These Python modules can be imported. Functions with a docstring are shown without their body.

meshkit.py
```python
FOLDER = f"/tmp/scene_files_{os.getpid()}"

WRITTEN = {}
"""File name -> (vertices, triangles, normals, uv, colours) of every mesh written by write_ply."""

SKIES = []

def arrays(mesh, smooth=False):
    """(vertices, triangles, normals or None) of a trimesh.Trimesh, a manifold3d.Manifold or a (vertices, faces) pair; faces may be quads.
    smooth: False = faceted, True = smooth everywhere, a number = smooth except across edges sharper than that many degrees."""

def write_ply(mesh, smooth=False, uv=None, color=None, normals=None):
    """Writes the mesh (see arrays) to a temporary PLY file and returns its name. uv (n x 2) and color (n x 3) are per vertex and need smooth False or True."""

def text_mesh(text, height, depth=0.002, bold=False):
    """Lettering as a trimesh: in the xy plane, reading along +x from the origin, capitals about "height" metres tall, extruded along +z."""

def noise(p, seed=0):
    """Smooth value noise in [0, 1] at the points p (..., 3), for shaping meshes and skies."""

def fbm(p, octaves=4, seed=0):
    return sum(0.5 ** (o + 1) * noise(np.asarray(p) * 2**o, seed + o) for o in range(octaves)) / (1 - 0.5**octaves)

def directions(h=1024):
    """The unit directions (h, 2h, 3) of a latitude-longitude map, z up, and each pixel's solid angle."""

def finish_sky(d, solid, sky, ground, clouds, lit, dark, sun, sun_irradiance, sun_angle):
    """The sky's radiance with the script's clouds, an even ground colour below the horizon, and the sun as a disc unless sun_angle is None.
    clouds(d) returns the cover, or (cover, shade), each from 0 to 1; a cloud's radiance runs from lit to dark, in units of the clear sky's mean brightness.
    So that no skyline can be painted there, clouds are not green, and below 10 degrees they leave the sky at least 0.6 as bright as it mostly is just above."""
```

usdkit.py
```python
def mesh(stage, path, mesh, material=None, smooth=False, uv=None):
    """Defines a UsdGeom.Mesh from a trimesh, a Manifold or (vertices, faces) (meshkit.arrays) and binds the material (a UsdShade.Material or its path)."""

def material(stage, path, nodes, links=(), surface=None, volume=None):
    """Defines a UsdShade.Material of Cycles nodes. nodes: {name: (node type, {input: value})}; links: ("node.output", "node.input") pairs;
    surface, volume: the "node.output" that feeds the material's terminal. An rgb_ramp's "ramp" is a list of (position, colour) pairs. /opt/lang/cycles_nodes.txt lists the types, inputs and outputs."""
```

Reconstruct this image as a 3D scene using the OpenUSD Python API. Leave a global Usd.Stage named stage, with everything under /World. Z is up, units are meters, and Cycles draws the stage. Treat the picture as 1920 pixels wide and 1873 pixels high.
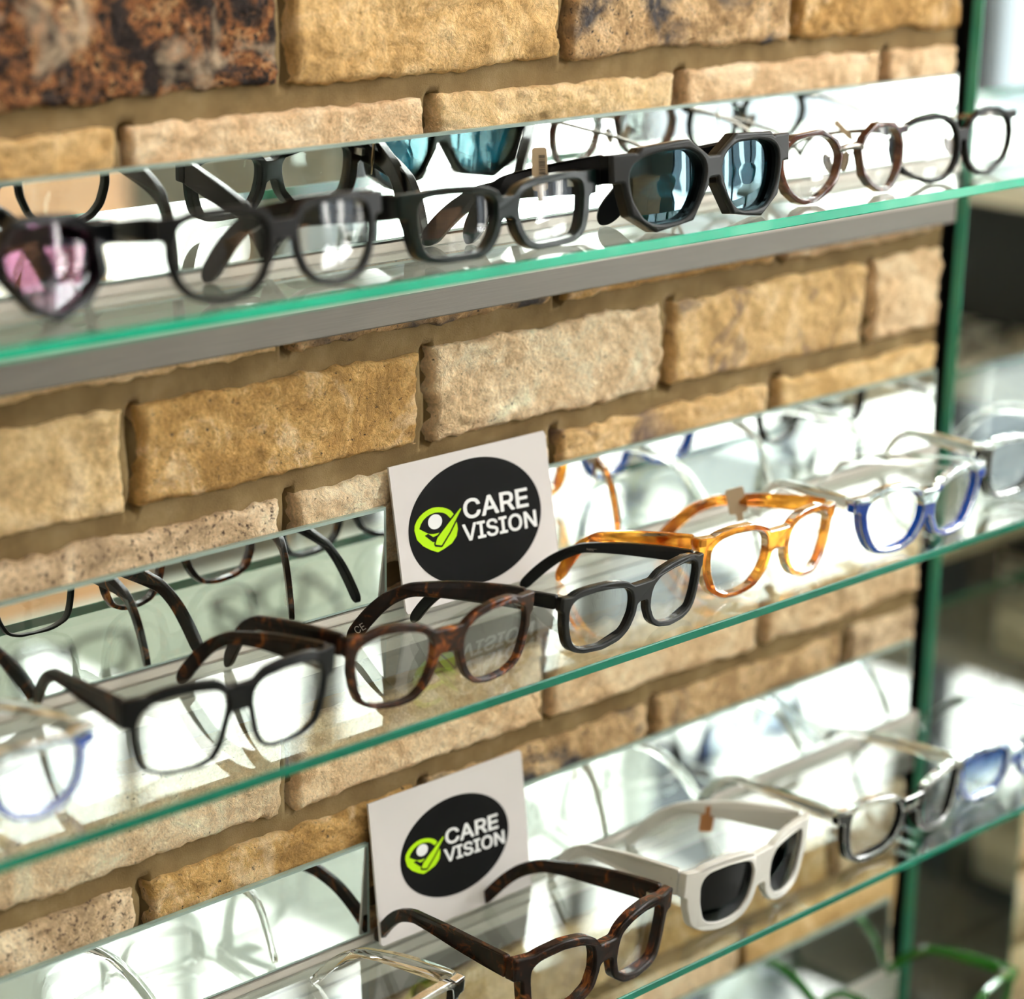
import math, numpy as np, trimesh, usdkit, meshkit, mapbox_earcut
from pxr import Usd, UsdGeom, UsdLux, UsdShade, Gf, Sdf, Vt
from shapely.geometry import Polygon, MultiPolygon, box as sbox, Point, LineString
from shapely.ops import unary_union
from shapely import affinity

stage = Usd.Stage.CreateInMemory()
UsdGeom.SetStageUpAxis(stage, 'Z'); UsdGeom.SetStageMetersPerUnit(stage, 1.0)
world = UsdGeom.Xform.Define(stage, '/World'); stage.SetDefaultPrim(world.GetPrim())
UsdGeom.Scope.Define(stage, '/World/Looks')

# ------------------------------------------------------------------ camera, sky, lamps, exposure
EXPOSURE = 0.22
CAM = (-0.75298, -1.07347, 0.18081); FPX = 4480.76; YAW, PITCH, ROLL = 0.775986, -0.293624, 0.022466
def cam_axes():
    f = np.array([math.sin(YAW)*math.cos(PITCH), math.cos(YAW)*math.cos(PITCH), math.sin(PITCH)])
    r = np.array([math.cos(YAW), -math.sin(YAW), 0.0]); u = np.cross(r, f)
    return r*math.cos(ROLL)+u*math.sin(ROLL), -r*math.sin(ROLL)+u*math.cos(ROLL), f
_r, _u, _f = cam_axes()
cam = UsdGeom.Camera.Define(stage, '/World/camera')
cam.AddTransformOp().Set(Gf.Matrix4d(*_r, 0, *_u, 0, *(-_f), 0, *CAM, 1))
cam.CreateHorizontalApertureAttr(36.0); cam.CreateFocalLengthAttr(36.0*FPX/1920)
cam.CreateFStopAttr(3.3); cam.CreateFocusDistanceAttr(1.47)
cam.CreateExposureAttr(EXPOSURE); cam.CreateClippingRangeAttr(Gf.Vec2f(0.02, 200))

dome = UsdLux.DomeLight.Define(stage, '/World/sky'); dome.CreateIntensityAttr(5.0); dome.CreateColorAttr(Gf.Vec3f(0.98, 0.985, 1.0))

# ------------------------------------------------------------------ helpers
USED = {}
def numbered(path):
    n = USED.get(path, 0); USED[path] = n+1
    return path if n == 0 else f'{path}_{n:03d}'
def put(o, **kw):
    for k, v in kw.items():
        if v: o.SetCustomDataByKey(k, v)
    return o
def obj(name, mesh, mat, parent=None, smooth=False, **kw):
    base = (parent.GetPath().pathString if parent else '/World')
    m = usdkit.mesh(stage, numbered(f'{base}/{name}'), mesh, mat, smooth=smooth)
    return put(m.GetPrim(), **kw)
def thing(name, mat4=None, **kw):
    x = UsdGeom.Xform.Define(stage, numbered(f'/World/{name}'))
    if mat4 is not None: x.AddTransformOp().Set(Gf.Matrix4d(*[float(v) for v in np.asarray(mat4).T.ravel()]))
    return put(x.GetPrim(), **kw)
def M4(R=None, t=(0, 0, 0)):
    m = np.eye(4)
    if R is not None: m[:3, :3] = R
    m[:3, 3] = t; return m
def bx(x0, x1, y0, y1, z0, z1):
    b = trimesh.creation.box([x1-x0, y1-y0, z1-z0]); b.apply_translation([(x0+x1)/2, (y0+y1)/2, (z0+z1)/2]); return b
def cat(l): return trimesh.util.concatenate(l)
def polys(g):
    return [p for p in (g.geoms if hasattr(g, 'geoms') else [g]) if isinstance(p, Polygon) and p.area > 1e-9]
def resample(c, step):
    c = np.asarray(c)[:, :2]
    if np.allclose(c[0], c[-1]): c = c[:-1]
    p = np.vstack([c, c[:1]]); s = np.r_[0, np.cumsum(np.linalg.norm(np.diff(p, axis=0), axis=1))]
    n = max(8, int(round(s[-1]/step))); u = np.linspace(0, s[-1], n, endpoint=False)
    return np.stack([np.interp(u, s, p[:, 0]), np.interp(u, s, p[:, 1])], 1)
def bevel_extrude(poly, t0, t1, r0=.0006, r1=.0006, step=.001):
    """A polygon (u, v) given depth w from t0 to t1, edges rounded by r0 at t0 and r1 at t1: vertices (u, w, v)."""
    V, F = [], []; n0 = 0
    for pg in polys(poly):
        rings = [resample(pg.exterior.coords, step)] + [resample(i.coords, step) for i in pg.interiors]
        if not pg.exterior.is_ccw: rings[0] = rings[0][::-1]
        for k, i in enumerate(pg.interiors):
            if i.is_ccw: rings[k+1] = rings[k+1][::-1]
        prof = []
        for a in (0, .35, .7, 1.): prof.append((r0*(1-math.sin(a*math.pi/2)), t0+r0*(1-math.cos(a*math.pi/2))))
        for a in (1., .7, .35, 0): prof.append((r1*(1-math.sin(a*math.pi/2)), t1-r1*(1-math.cos(a*math.pi/2))))
        norms = []
        for r in rings:
            d = np.roll(r, -1, 0)-np.roll(r, 1, 0); d /= np.maximum(np.linalg.norm(d, axis=1, keepdims=True), 1e-12)
            norms.append(np.stack([-d[:, 1], d[:, 0]], 1))
        m = sum(len(r) for r in rings)
        for off, w in prof:
            for r, nn in zip(rings, norms):
                q = r+nn*off; V.append(np.stack([q[:, 0], np.full(len(q), w), q[:, 1]], 1))
        L = len(prof)
        for k in range(L-1):
            b = 0
            for r in rings:
                i = np.arange(len(r)); j = (i+1) % len(r); a0 = n0+k*m+b; a1 = n0+(k+1)*m+b
                F.append(np.stack([a0+i, a0+j, a1+j], 1)); F.append(np.stack([a0+i, a1+j, a1+i], 1)); b += len(r)
        flat = np.vstack([r+nn*prof[0][0] for r, nn in zip(rings, norms)])
        tri = mapbox_earcut.triangulate_float64(flat, np.cumsum([len(r) for r in rings]).astype(np.uint32)).reshape(-1, 3).astype(int)
        p = flat[tri]; ar = np.cross(p[:, 1]-p[:, 0], p[:, 2]-p[:, 0]); tri[ar < 0] = tri[ar < 0][:, ::-1]
        F.append(tri+n0); F.append(tri[:, ::-1]+n0+(L-1)*m); n0 += L*m
    return trimesh.Trimesh(np.vstack(V), np.vstack(F), process=False)
def fixn(m):
    v, f = np.asarray(m.vertices), np.asarray(m.faces); a, b, c = v[f[:, 0]], v[f[:, 1]], v[f[:, 2]]
    if np.einsum('ij,ij->i', a-v.mean(0), np.cross(b-a, c-a)).sum() < 0: m.faces = f[:, ::-1]
def tube(pts, r, seg=8):
    pts = np.asarray(pts, float); r = np.broadcast_to(r, len(pts)); t = np.gradient(pts, axis=0); t /= np.linalg.norm(t, axis=1, keepdims=True)
    up = np.array([0, 0, 1.]) if abs(t[0, 2]) < .9 else np.array([1., 0, 0]); V = []
    for p, d, q in zip(pts, t, r):
        a = np.cross(d, up); a /= np.linalg.norm(a); b = np.cross(a, d)
        th = np.arange(seg)*2*np.pi/seg; V.append(p+q*(np.cos(th)[:, None]*a+np.sin(th)[:, None]*b))
    n = len(pts); F = []
    for k in range(n-1):
        for i in range(seg):
            j = (i+1) % seg; F += [[k*seg+i, k*seg+j, (k+1)*seg+j], [k*seg+i, (k+1)*seg+j, (k+1)*seg+i]]
    V = np.vstack(V+[pts[:1], pts[-1:]])
    for i in range(seg):
        j = (i+1) % seg; F += [[n*seg, j, i], [n*seg+1, (n-1)*seg+i, (n-1)*seg+j]]
    m = trimesh.Trimesh(V, np.array(F), process=False); fixn(m); return m

# ------------------------------------------------------------------ materials
MATS = {}
def mat(name, nodes, links=(), surface='p.BSDF', volume=None):
    if name not in MATS: MATS[name] = usdkit.material(stage, f'/World/Looks/{name}', nodes, list(links), surface=surface, volume=volume)
    return MATS[name]
def plain(name, col, rough=.5, **kw):
    return mat(name, {'p': ('principled_bsdf', dict(base_color=col, roughness=rough, **kw))})
def pane(name, tint=(.97, .985, .975), f0=.045, rough=0.0, gain=.95, gloss=(1, 1, 1)):
    """See-through sheet: transparent, with reflection rising towards grazing angles (the same from both sides)."""
    return mat(name, {'lw': ('layer_weight', {'blend': .5}), 'pw': ('math', {'math_type': 'power', 'value2': 5.}),
                      'ma': ('math', {'math_type': 'multiply_add', 'value2': gain, 'value3': f0}),
                      't': ('transparent_bsdf', {'color': tint}), 'g': ('glossy_bsdf', {'color': gloss, 'roughness': rough, 'distribution': 'ggx'}),
                      'm': ('mix_closure', {})},
               [('lw.facing', 'pw.value1'), ('pw.value', 'ma.value1'), ('ma.value', 'm.fac'), ('t.BSDF', 'm.closure1'), ('g.BSDF', 'm.closure2')], surface='m.closure')
def mottled(name, stops, scale=40., rough=.3, detail=3., distortion=1.5, stretch=(1, 1, 1), **kw):
    return mat(name, {'tc': ('texture_coordinate', {}), 'oi': ('object_info', {}), 'mp': ('mapping', {'scale': stretch}),
                      'ad': ('vector_math', {'math_type': 'add'}), 'n': ('noise_texture', {'scale': scale, 'detail': detail, 'roughness': .55, 'distortion': distortion}),
                      'r': ('rgb_ramp', {'ramp': stops}), 'p': ('principled_bsdf', dict(roughness=rough, **kw))},
               [('tc.object', 'mp.vector'), ('mp.vector', 'ad.vector1'), ('oi.random', 'ad.vector2'), ('ad.vector', 'n.vector'), ('n.fac', 'r.fac'), ('r.color', 'p.base_color')])

CLEAR_SHELF = pane('shelf_glass', tint=(.93, .97, .95), f0=.045, gain=.72)
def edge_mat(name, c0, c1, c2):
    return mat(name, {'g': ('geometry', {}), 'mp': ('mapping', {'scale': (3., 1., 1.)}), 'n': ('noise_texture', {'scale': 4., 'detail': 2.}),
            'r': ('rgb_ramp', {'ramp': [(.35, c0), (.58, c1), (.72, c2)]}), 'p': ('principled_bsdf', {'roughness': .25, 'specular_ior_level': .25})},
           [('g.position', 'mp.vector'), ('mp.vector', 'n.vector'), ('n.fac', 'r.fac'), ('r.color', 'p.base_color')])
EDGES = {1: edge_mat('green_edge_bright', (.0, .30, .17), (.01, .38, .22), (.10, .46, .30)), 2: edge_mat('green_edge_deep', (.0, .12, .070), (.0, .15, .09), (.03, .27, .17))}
MIRROR = plain('mirror_silver', (.86, .92, .88), .012, metallic=1.0)
MIRROR_EDGE = plain('mirror_edge', (.26, .34, .30), .25)
STRIP_EDGE = plain('strip_edge', (.07, .36, .24), .2)
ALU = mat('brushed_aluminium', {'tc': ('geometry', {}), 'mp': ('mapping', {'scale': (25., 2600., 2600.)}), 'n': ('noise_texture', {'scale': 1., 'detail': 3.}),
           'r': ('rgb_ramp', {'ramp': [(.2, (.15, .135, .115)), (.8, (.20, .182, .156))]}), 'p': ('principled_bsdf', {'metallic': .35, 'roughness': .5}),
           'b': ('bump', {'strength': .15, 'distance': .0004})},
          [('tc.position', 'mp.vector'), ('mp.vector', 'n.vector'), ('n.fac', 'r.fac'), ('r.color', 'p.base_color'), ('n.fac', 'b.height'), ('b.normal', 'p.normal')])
ALU2 = mat('satin_aluminium', {'tc': ('geometry', {}), 'mp': ('mapping', {'scale': (25., 2600., 2600.)}), 'n': ('noise_texture', {'scale': 1., 'detail': 3.}),
           'r': ('rgb_ramp', {'ramp': [(.2, (.50, .455, .40)), (.8, (.58, .535, .47))]}), 'p': ('principled_bsdf', {'metallic': .35, 'roughness': .5}),
           'b': ('bump', {'strength': .15, 'distance': .0004})},
          [('tc.position', 'mp.vector'), ('mp.vector', 'n.vector'), ('n.fac', 'r.fac'), ('r.color', 'p.base_color'), ('n.fac', 'b.height'), ('b.normal', 'p.normal')])
BLACK_STEEL = plain('black_steel', (.007, .007, .0065), .5, specular_ior_level=.2)

def brick_mat(name, c0, c1, c2, dark=(.10, .07, .045), speck=.30, stain=None, stain_at=.62, rough_scale=1.):
    n = {'g': ('geometry', {}), 'oi': ('object_info', {}), 'sc': ('vector_math', {'math_type': 'scale', 'scale': 7.}), 'co': ('combine_xyz', {}), 'ad': ('vector_math', {'math_type': 'add'}),
         'n1': ('noise_texture', {'scale': 26., 'detail': 9., 'roughness': .70, 'distortion': .7}), 'r1': ('rgb_ramp', {'ramp': [(.34, tuple(.72*v for v in c0)), (.45, c0), (.53, c1), (.62, c2), (.72, tuple(min(.93, 1.1*v+.04) for v in c2))]}),
         'n2': ('noise_texture', {'scale': 260., 'detail': 4., 'roughness': .7}), 'r2': ('rgb_ramp', {'ramp': [(speck, (0, 0, 0)), (speck+.07, (1, 1, 1))]}),
         'mx': ('mix_color', {'a': dark}),
         'n5': ('noise_texture', {'scale': 520., 'detail': 3.}), 'r5': ('rgb_ramp', {'ramp': [(.25, (.78, .78, .78)), (.75, (1.16, 1.16, 1.16))]}), 'ml': ('mix_color', {'blend_type': 'multiply', 'fac': 1.0, 'use_clamp': False}),
         'n3': ('noise_texture', {'scale': 130., 'detail': 8., 'roughness': .66, 'distortion': .5}), 'b': ('bump', {'strength': 1., 'distance': .0042*rough_scale}),
         'p': ('principled_bsdf', {'roughness': .92, 'specular_ior_level': .2})}
    l = [('oi.random', 'co.x'), ('oi.random', 'co.y'), ('co.vector', 'sc.vector1'), ('g.position', 'ad.vector1'), ('sc.vector', 'ad.vector2'), ('ad.vector', 'n1.vector'), ('ad.vector', 'n2.vector'),
         ('ad.vector', 'n3.vector'), ('ad.vector', 'n5.vector'), ('n1.fac', 'r1.fac'), ('n2.fac', 'r2.fac'), ('r2.color', 'mx.fac'), ('r1.color', 'ml.a'), ('n5.fac', 'r5.fac'), ('r5.color', 'ml.b'),
         ('ml.result', 'mx.b'), ('n3.fac', 'b.height'), ('b.normal', 'p.normal')]
    if stain:
        n['n4'] = ('noise_texture', {'scale': 16., 'detail': 4., 'roughness': .6, 'distortion': .8}); n['r4'] = ('rgb_ramp', {'ramp': [(stain_at-.06, (0, 0, 0)), (stain_at+.06, (1, 1, 1))]})
        n['ms'] = ('mix_color', {'b': stain}); l += [('ad.vector', 'n4.vector'), ('n4.fac', 'r4.fac'), ('r4.color', 'ms.fac'), ('mx.result', 'ms.a'), ('ms.result', 'p.base_color')]
    else: l.append(('mx.result', 'p.base_color'))
    return mat(name, n, l)
BR = {
 'yellow': brick_mat('brick_yellow', (0.650, 0.401, 0.157), (0.774, 0.512, 0.230), (0.874, 0.613, 0.313), speck=.27),
 'gold': brick_mat('brick_gold', (0.624, 0.356, 0.120), (0.774, 0.480, 0.185), (0.924, 0.646, 0.350), speck=.31, stain=(0.924, 0.691, 0.424), stain_at=.64, rough_scale=1.7),
 'pale': brick_mat('brick_pale', (0.749, 0.512, 0.249), (0.849, 0.613, 0.332), (0.924, 0.691, 0.415), speck=.22),
 'pink': brick_mat('brick_pink', (0.774, 0.520, 0.292), (0.874, 0.636, 0.386), (0.949, 0.740, 0.488), speck=.27),
 'white': brick_mat('brick_white', (0.825, 0.589, 0.348), (0.924, 0.705, 0.452), (0.960, 0.810, 0.564), speck=.29, rough_scale=1.4),
 'speckled': brick_mat('brick_speckled', (0.624, 0.439, 0.263), (0.825, 0.614, 0.395), (0.949, 0.762, 0.526), dark=(.16, .10, .07), speck=.37),
 'purple': brick_mat('brick_purple', (0.700, 0.446, 0.194), (0.799, 0.535, 0.258), (0.874, 0.624, 0.350), speck=.27, stain=(.22, .15, .12), stain_at=.60),
 'burnt': brick_mat('brick_burnt', (.05, .035, .03), (0.374, 0.145, 0.051), (0.687, 0.423, 0.202), dark=(.02, .018, .016), speck=.42, stain=(0.624, 0.468, 0.313), stain_at=.60, rough_scale=1.5),
 'charred': brick_mat('brick_charred', (0.500, 0.312, 0.148), (0.749, 0.501, 0.258), (0.849, 0.602, 0.350), dark=(.05, .045, .045), speck=.34, stain=(.10, .09, .09), stain_at=.58, rough_scale=1.4),
}
MORTAR = mat('mortar', {'g': ('geometry', {}), 'n1': ('noise_texture', {'scale': 30., 'detail': 5., 'roughness': .6}), 'r1': ('rgb_ramp', {'ramp': [(.3, (.17, .110, .046)), (.55, (.235, .160, .072)), (.75, (.31, .225, .115))]}),
              'n2': ('noise_texture', {'scale': 900., 'detail': 4., 'roughness': .7}), 'b': ('bump', {'strength': .6, 'distance': .0010}), 'p': ('principled_bsdf', {'roughness': .95, 'specular_ior_level': .15})},
             [('g.position', 'n1.vector'), ('n1.fac', 'r1.fac'), ('r1.color', 'p.base_color'), ('g.position', 'n2.vector'), ('n2.fac', 'b.height'), ('b.normal', 'p.normal')])
FAR_BRICK = mat('brick_wall_beyond', {'g': ('geometry', {}), 'mp': ('mapping', {'rotation': (math.pi/2, 0, 0)}), 'b': ('brick_texture', {'scale': 1., 'brick_width': .2255, 'row_height': .0757, 'mortar_size': .007, 'color1': (.62, .46, .27), 'color2': (.70, .56, .40), 'mortar': (.30, .22, .12)}),
                 'p': ('principled_bsdf', {'roughness': .95})}, [('g.position', 'mp.vector'), ('mp.vector', 'b.vector'), ('b.color', 'p.base_color')])

# ------------------------------------------------------------------ brick wall
def bed(k):
    return {0: .002, 1: -.0763, 2: -.1545, 3: -.2297, 4: -.303, 5: -.376, 6: -.449}.get(k, .002+.0765*-k if k < 0 else -.449-.0752*(k-6))
def perp(k, n): return (.114+.2275*n) if k % 2 else (.001+.2245*n)
END0, END1, FAR = .766, .948, 1.30
# keys: (course, index of the joint at the brick's right end)
PAL = {(0, 0): 'burnt', (0, 1): 'yellow', (0, 2): 'charred', (0, 3): 'gold',
       (1, 0): 'yellow', (1, 1): 'pink', (1, 2): 'pale', (1, 3): 'pink', (1, 4): 'pink',
       (2, 0): 'pale', (2, 1): 'charred', (2, 2): 'gold', (2, 3): 'pink',
       (3, 0): 'pale', (3, 1): 'gold', (3, 2): 'white', (3, 3): 'purple', (3, 4): 'pink',
       (4, 0): 'speckled', (4, 1): 'white', (4, 2): 'purple', (4, 3): 'yellow',
       (5, 0): 'pink', (5, 1): 'pink', (5, 2): 'white', (5, 3): 'pink',
       (6, 0): 'white', (6, 1): 'pink', (6, 2): 'pink', (6, 3): 'pink',
       (7, 0): 'speckled', (7, 1): 'gold', (7, 2): 'charred', (7, 3): 'charred',
       (8, 0): 'pink', (8, 1): 'gold', (8, 2): 'yellow', (8, 3): 'yellow'}
wall = thing('wall_back', kind='structure', label='old brick wall of pale yellow and pink bricks behind the glass shelves')
rng = np.random.default_rng(7)
def brick(x0, x1, z0, z1, seed, fine):
    nu, nv = (84, 28) if fine else (16, 6)
    nu = max(6, int(nu*(x1-x0)/.22))
    u = np.linspace(0, 1, nu); v = np.linspace(0, 1, nv)
    u = .5+np.sign(u-.5)*.5*(np.abs(2*u-1)**.85); v = .5+np.sign(v-.5)*.5*(np.abs(2*v-1)**.85)
    U, W = np.meshgrid(u, v, indexing='ij'); X = x0+U*(x1-x0); Z = z0+W*(z1-z0)
    P = np.stack([X, Z*0+seed*.37, Z], -1)
    wob = lambda f, s: (meshkit.fbm(P*f+s, 3, seed)-.5)
    ex = np.abs(2*U-1)**6; ez = np.abs(2*W-1)**6
    X2 = X+wob(28, 3.1)*.006*ex+wob(120, 9.)*.0045*ex; Z2 = Z+wob(22, 5.7)*.009*ez+wob(110, 2.)*.0055*ez
    d = np.minimum(np.minimum(U, 1-U)*(x1-x0), np.minimum(W, 1-W)*(z1-z0))
    face = .0008+.0034*np.exp(-d/.0012)+(meshkit.fbm(P*[22, 22, 36], 3, seed+9)-.5)*.0060+(meshkit.fbm(P*150, 4, seed+5)-.5)*.0052*(.45+1.1*meshkit.noise(P*18, seed+2))+np.maximum(0, .055-np.abs(meshkit.fbm(P*[45, 45, 75], 4, seed+11)-.5))*.030*meshkit.noise(P*24, seed+4)
    V = [np.stack([X2, face, Z2], -1).reshape(-1, 3)]; idx = np.arange(nu*nv).reshape(nu, nv)
    q = np.stack([idx[:-1, :-1], idx[1:, :-1], idx[1:, 1:], idx[:-1, 1:]], -1).reshape(-1, 4)
    F = [q[:, [0, 1, 2]], q[:, [0, 2, 3]]]
    ring = np.r_[idx[:, 0], idx[-1, 1:], idx[-2::-1, -1], idx[0, -2:0:-1]]; back = V[0][ring].copy(); back[:, 1] = .022; n = nu*nv; V.append(back)
    m = len(ring); i = np.arange(m); j = (i+1) % m
    F += [np.stack([ring[i], n+i, n+j], 1), np.stack([ring[i], n+j, ring[j]], 1)]
    return trimesh.Trimesh(np.vstack(V), np.vstack(F), process=False)
seed = 0
for k in range(-2, 13):                              # course k lies between bed k (above is course k) ... course 0 is the one above the bed at z=.002
    ztop, zbot = bed(k-1) if k > 0 else bed(0)+.0765*(1-k), bed(k)
    if k <= 0: ztop, zbot = .002+.0765*(1-k), .002+.0765*(-k)
    for n in range(-2, 7):
        a, b = (perp(k+1, n-1), perp(k+1, n))
        for lo, hi in ((-9, END0), (END1, FAR)):
            x0, x1 = max(a, lo), min(b, hi)
            if x1-x0 < .03: continue
            seed += 1
            fine = -1 <= k <= 9 and x1 > -.2 and x0 < .77
            kind = PAL.get((k, n)) or ['yellow', 'pink', 'pale', 'gold', 'speckled', 'white'][seed % 6]
            j0 = .0062 if x0 == a else .001; j1 = .0062 if x1 == b else .001
            obj('brick', brick(x0+j0, x1-j1, zbot+.0075, ztop-.0075, seed, fine), BR[kind], wall, smooth=50)
def mortar(x0, x1, z0, z1):
    nx, nz = int((x1-x0)/.0022), int((z1-z0)/.004); X, Z = np.meshgrid(np.linspace(x0, x1, nx), np.linspace(z0, z1, nz), indexing='ij')
    P = np.stack([X, X*0, Z], -1); Y = .0068+(meshkit.fbm(P*34, 3, 3)-.5)*.006
    wj = .003*(meshkit.noise(P*40, 8)-.5)
    for k in range(-4, 16):
        zt_, zb_ = (bed(k-1), bed(k)) if k > 0 else (.002+.0765*(1-k), .002-.0765*k)
        for n in range(-3, 8):
            xj = perp(k+1, n); Y += .0085*((Z < zt_-.006) & (Z > zb_+.006) & (X > xj-.0005+wj) & (X < xj+.0075))
    idx = np.arange(nx*nz).reshape(nx, nz); q = np.stack([idx[:-1, :-1], idx[1:, :-1], idx[1:, 1:], idx[:-1, 1:]], -1).reshape(-1, 4)
    return trimesh.Trimesh(np.stack([X, Y, Z], -1).reshape(-1, 3), np.vstack([q[:, [0, 1, 2]], q[:, [0, 2, 3]]]), process=False)
obj('mortar', cat([mortar(-.56, END0, -.98, .235), mortar(END1, FAR, -.98, .235)]), MORTAR, wall, smooth=True)
obj('masonry', cat([bx(-1.9, END0+.001, .021, .24, -1.5, 2.7), bx(END0, END1, .06, .24, -1.5, 2.7), bx(END1, 2.6, .021, .24, -1.5, 2.7)]), FAR_BRICK, wall)
obj('black_recess', bx(END0+.001, END1-.001, .018, .059, -1.5, 2.7), BLACK_STEEL, wall, label='black recess between the two brick fields')

# ------------------------------------------------------------------ mirrors, rails, shelves
SH = {1: (-.0955, math.radians(8.4)), 2: (-.3235, 0.), 3: (-.5495, 0.), 4: (-.777, 0.)}
MZ = {1: (-.0265, -.088), 2: (-.2556, -.3165), 3: (-.480, -.5435), 4: (-.708, -.7715)}
ORD = {1: 'top', 2: 'second', 3: 'third', 4: 'lowest'}
def low_mirror(x0, x1, row, label):
    z1, z0 = MZ[row]; b_ = math.radians(1.5); t = thing('mirror', M4(np.array([[1, 0, 0], [0, math.cos(b_), math.sin(b_)], [0, -math.sin(b_), math.cos(b_)]]), ((x0+x1)/2, 0, z0)), label=label, category='mirror', group=None); w = (x1-x0)/2; h = z1-z0
    obj('silvered_glass', bx(-w+.002, w-.002, -.0062, -.0030, .0015, h-.002), MIRROR, t)
    obj('ground_edge', cat([bx(-w, w, -.0060, -.0025, h-.002, h), bx(-w, w, -.0060, -.0025, 0, .0015), bx(-w, -w+.002, -.0060, -.0025, .0015, h-.002), bx(w-.002, w, -.0060, -.0025, .0015, h-.002)]), MIRROR_EDGE, t)
low_mirror(-.70, .758, 1, 'long low mirror behind the sunglasses on the top shelf')
low_mirror(-.70, .1865, 2, 'low mirror left of the white card on the second shelf')
low_mirror(.2015, .758, 2, 'low mirror right of the white card on the second shelf')
low_mirror(-.70, .1735, 3, 'low mirror left of the white card on the third shelf')
low_mirror(.189, .753, 3, 'low mirror right of the white card on the third shelf')
low_mirror(.03, .750, 4, 'low mirror behind the green glasses at the bottom right')
def rail(row):
    zt = MZ[row][1]-.0012; z0 = zt-.051
    def prof(pr):
        m = trimesh.creation.extrude_polygon(Polygon(pr), 1.465, engine='earcut'); v = m.vertices.copy(); m.vertices = np.stack([v[:, 2]-.70, v[:, 0], v[:, 1]], 1); fixn(m); return m
    g = thing('shelf_rail', label={1: 'broad brushed aluminium wall rail under the top glass shelf', 2: 'grooved aluminium rail holding the second glass shelf below its mirrors', 3: 'grooved aluminium rail holding the third glass shelf', 4: 'aluminium rail under the lowest mirror at bottom right'}[row], category='shelf rail')
    pr = [(.0, zt), (-.0068, zt)]
    for gv in (.006, .0145, .0235): pr += [(-.0068, zt-gv+.0011), (-.0045, zt-gv+.0009), (-.0045, zt-gv-.0009), (-.0068, zt-gv-.0011)]
    obj('grooved_profile', prof(pr+[(-.0068, zt-.033), (.0, zt-.033)]), ALU2, g)
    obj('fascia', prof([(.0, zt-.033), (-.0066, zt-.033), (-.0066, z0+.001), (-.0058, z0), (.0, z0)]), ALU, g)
for r in SH: rail(r)
def glass_shelf(row, depth, th, x0=-.72, x1=1.22):
    z, a = SH[row]; R = np.array([[1, 0, 0], [0, math.cos(a), math.sin(a)], [0, -math.sin(a), math.cos(a)]])
    t = thing('glass_shelf', M4(R, (0, 0, z)), label=f'{ORD[row]} clear glass shelf with a green front edge' + {1: ', above the broad metal rail', 2: ', carrying tortoiseshell, amber and blue frames', 3: ', carrying the white sunglasses', 4: ', under the green glasses'}[row], category='glass shelf')
    e = .0012
    obj('glass_plate', bx(x0, x1, -depth+e, -.0075, -th, 0), CLEAR_SHELF, t)
    c = .0006
    pr = Polygon([(-depth+e, 0), (-depth+c, 0), (-depth, -c), (-depth, -th+c), (-depth+c, -th), (-depth+e, -th)])
    m = trimesh.creation.extrude_polygon(pr, x1-x0, engine='earcut'); v = m.vertices.copy(); m.vertices = np.stack([v[:, 2]+x0, v[:, 0], v[:, 1]], 1); fixn(m)
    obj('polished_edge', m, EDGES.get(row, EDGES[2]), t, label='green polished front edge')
glass_shelf(1, .160, .0062); glass_shelf(2, .1575, .0058); glass_shelf(3, .1680, .0054); glass_shelf(4, .165, .0050)
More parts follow.
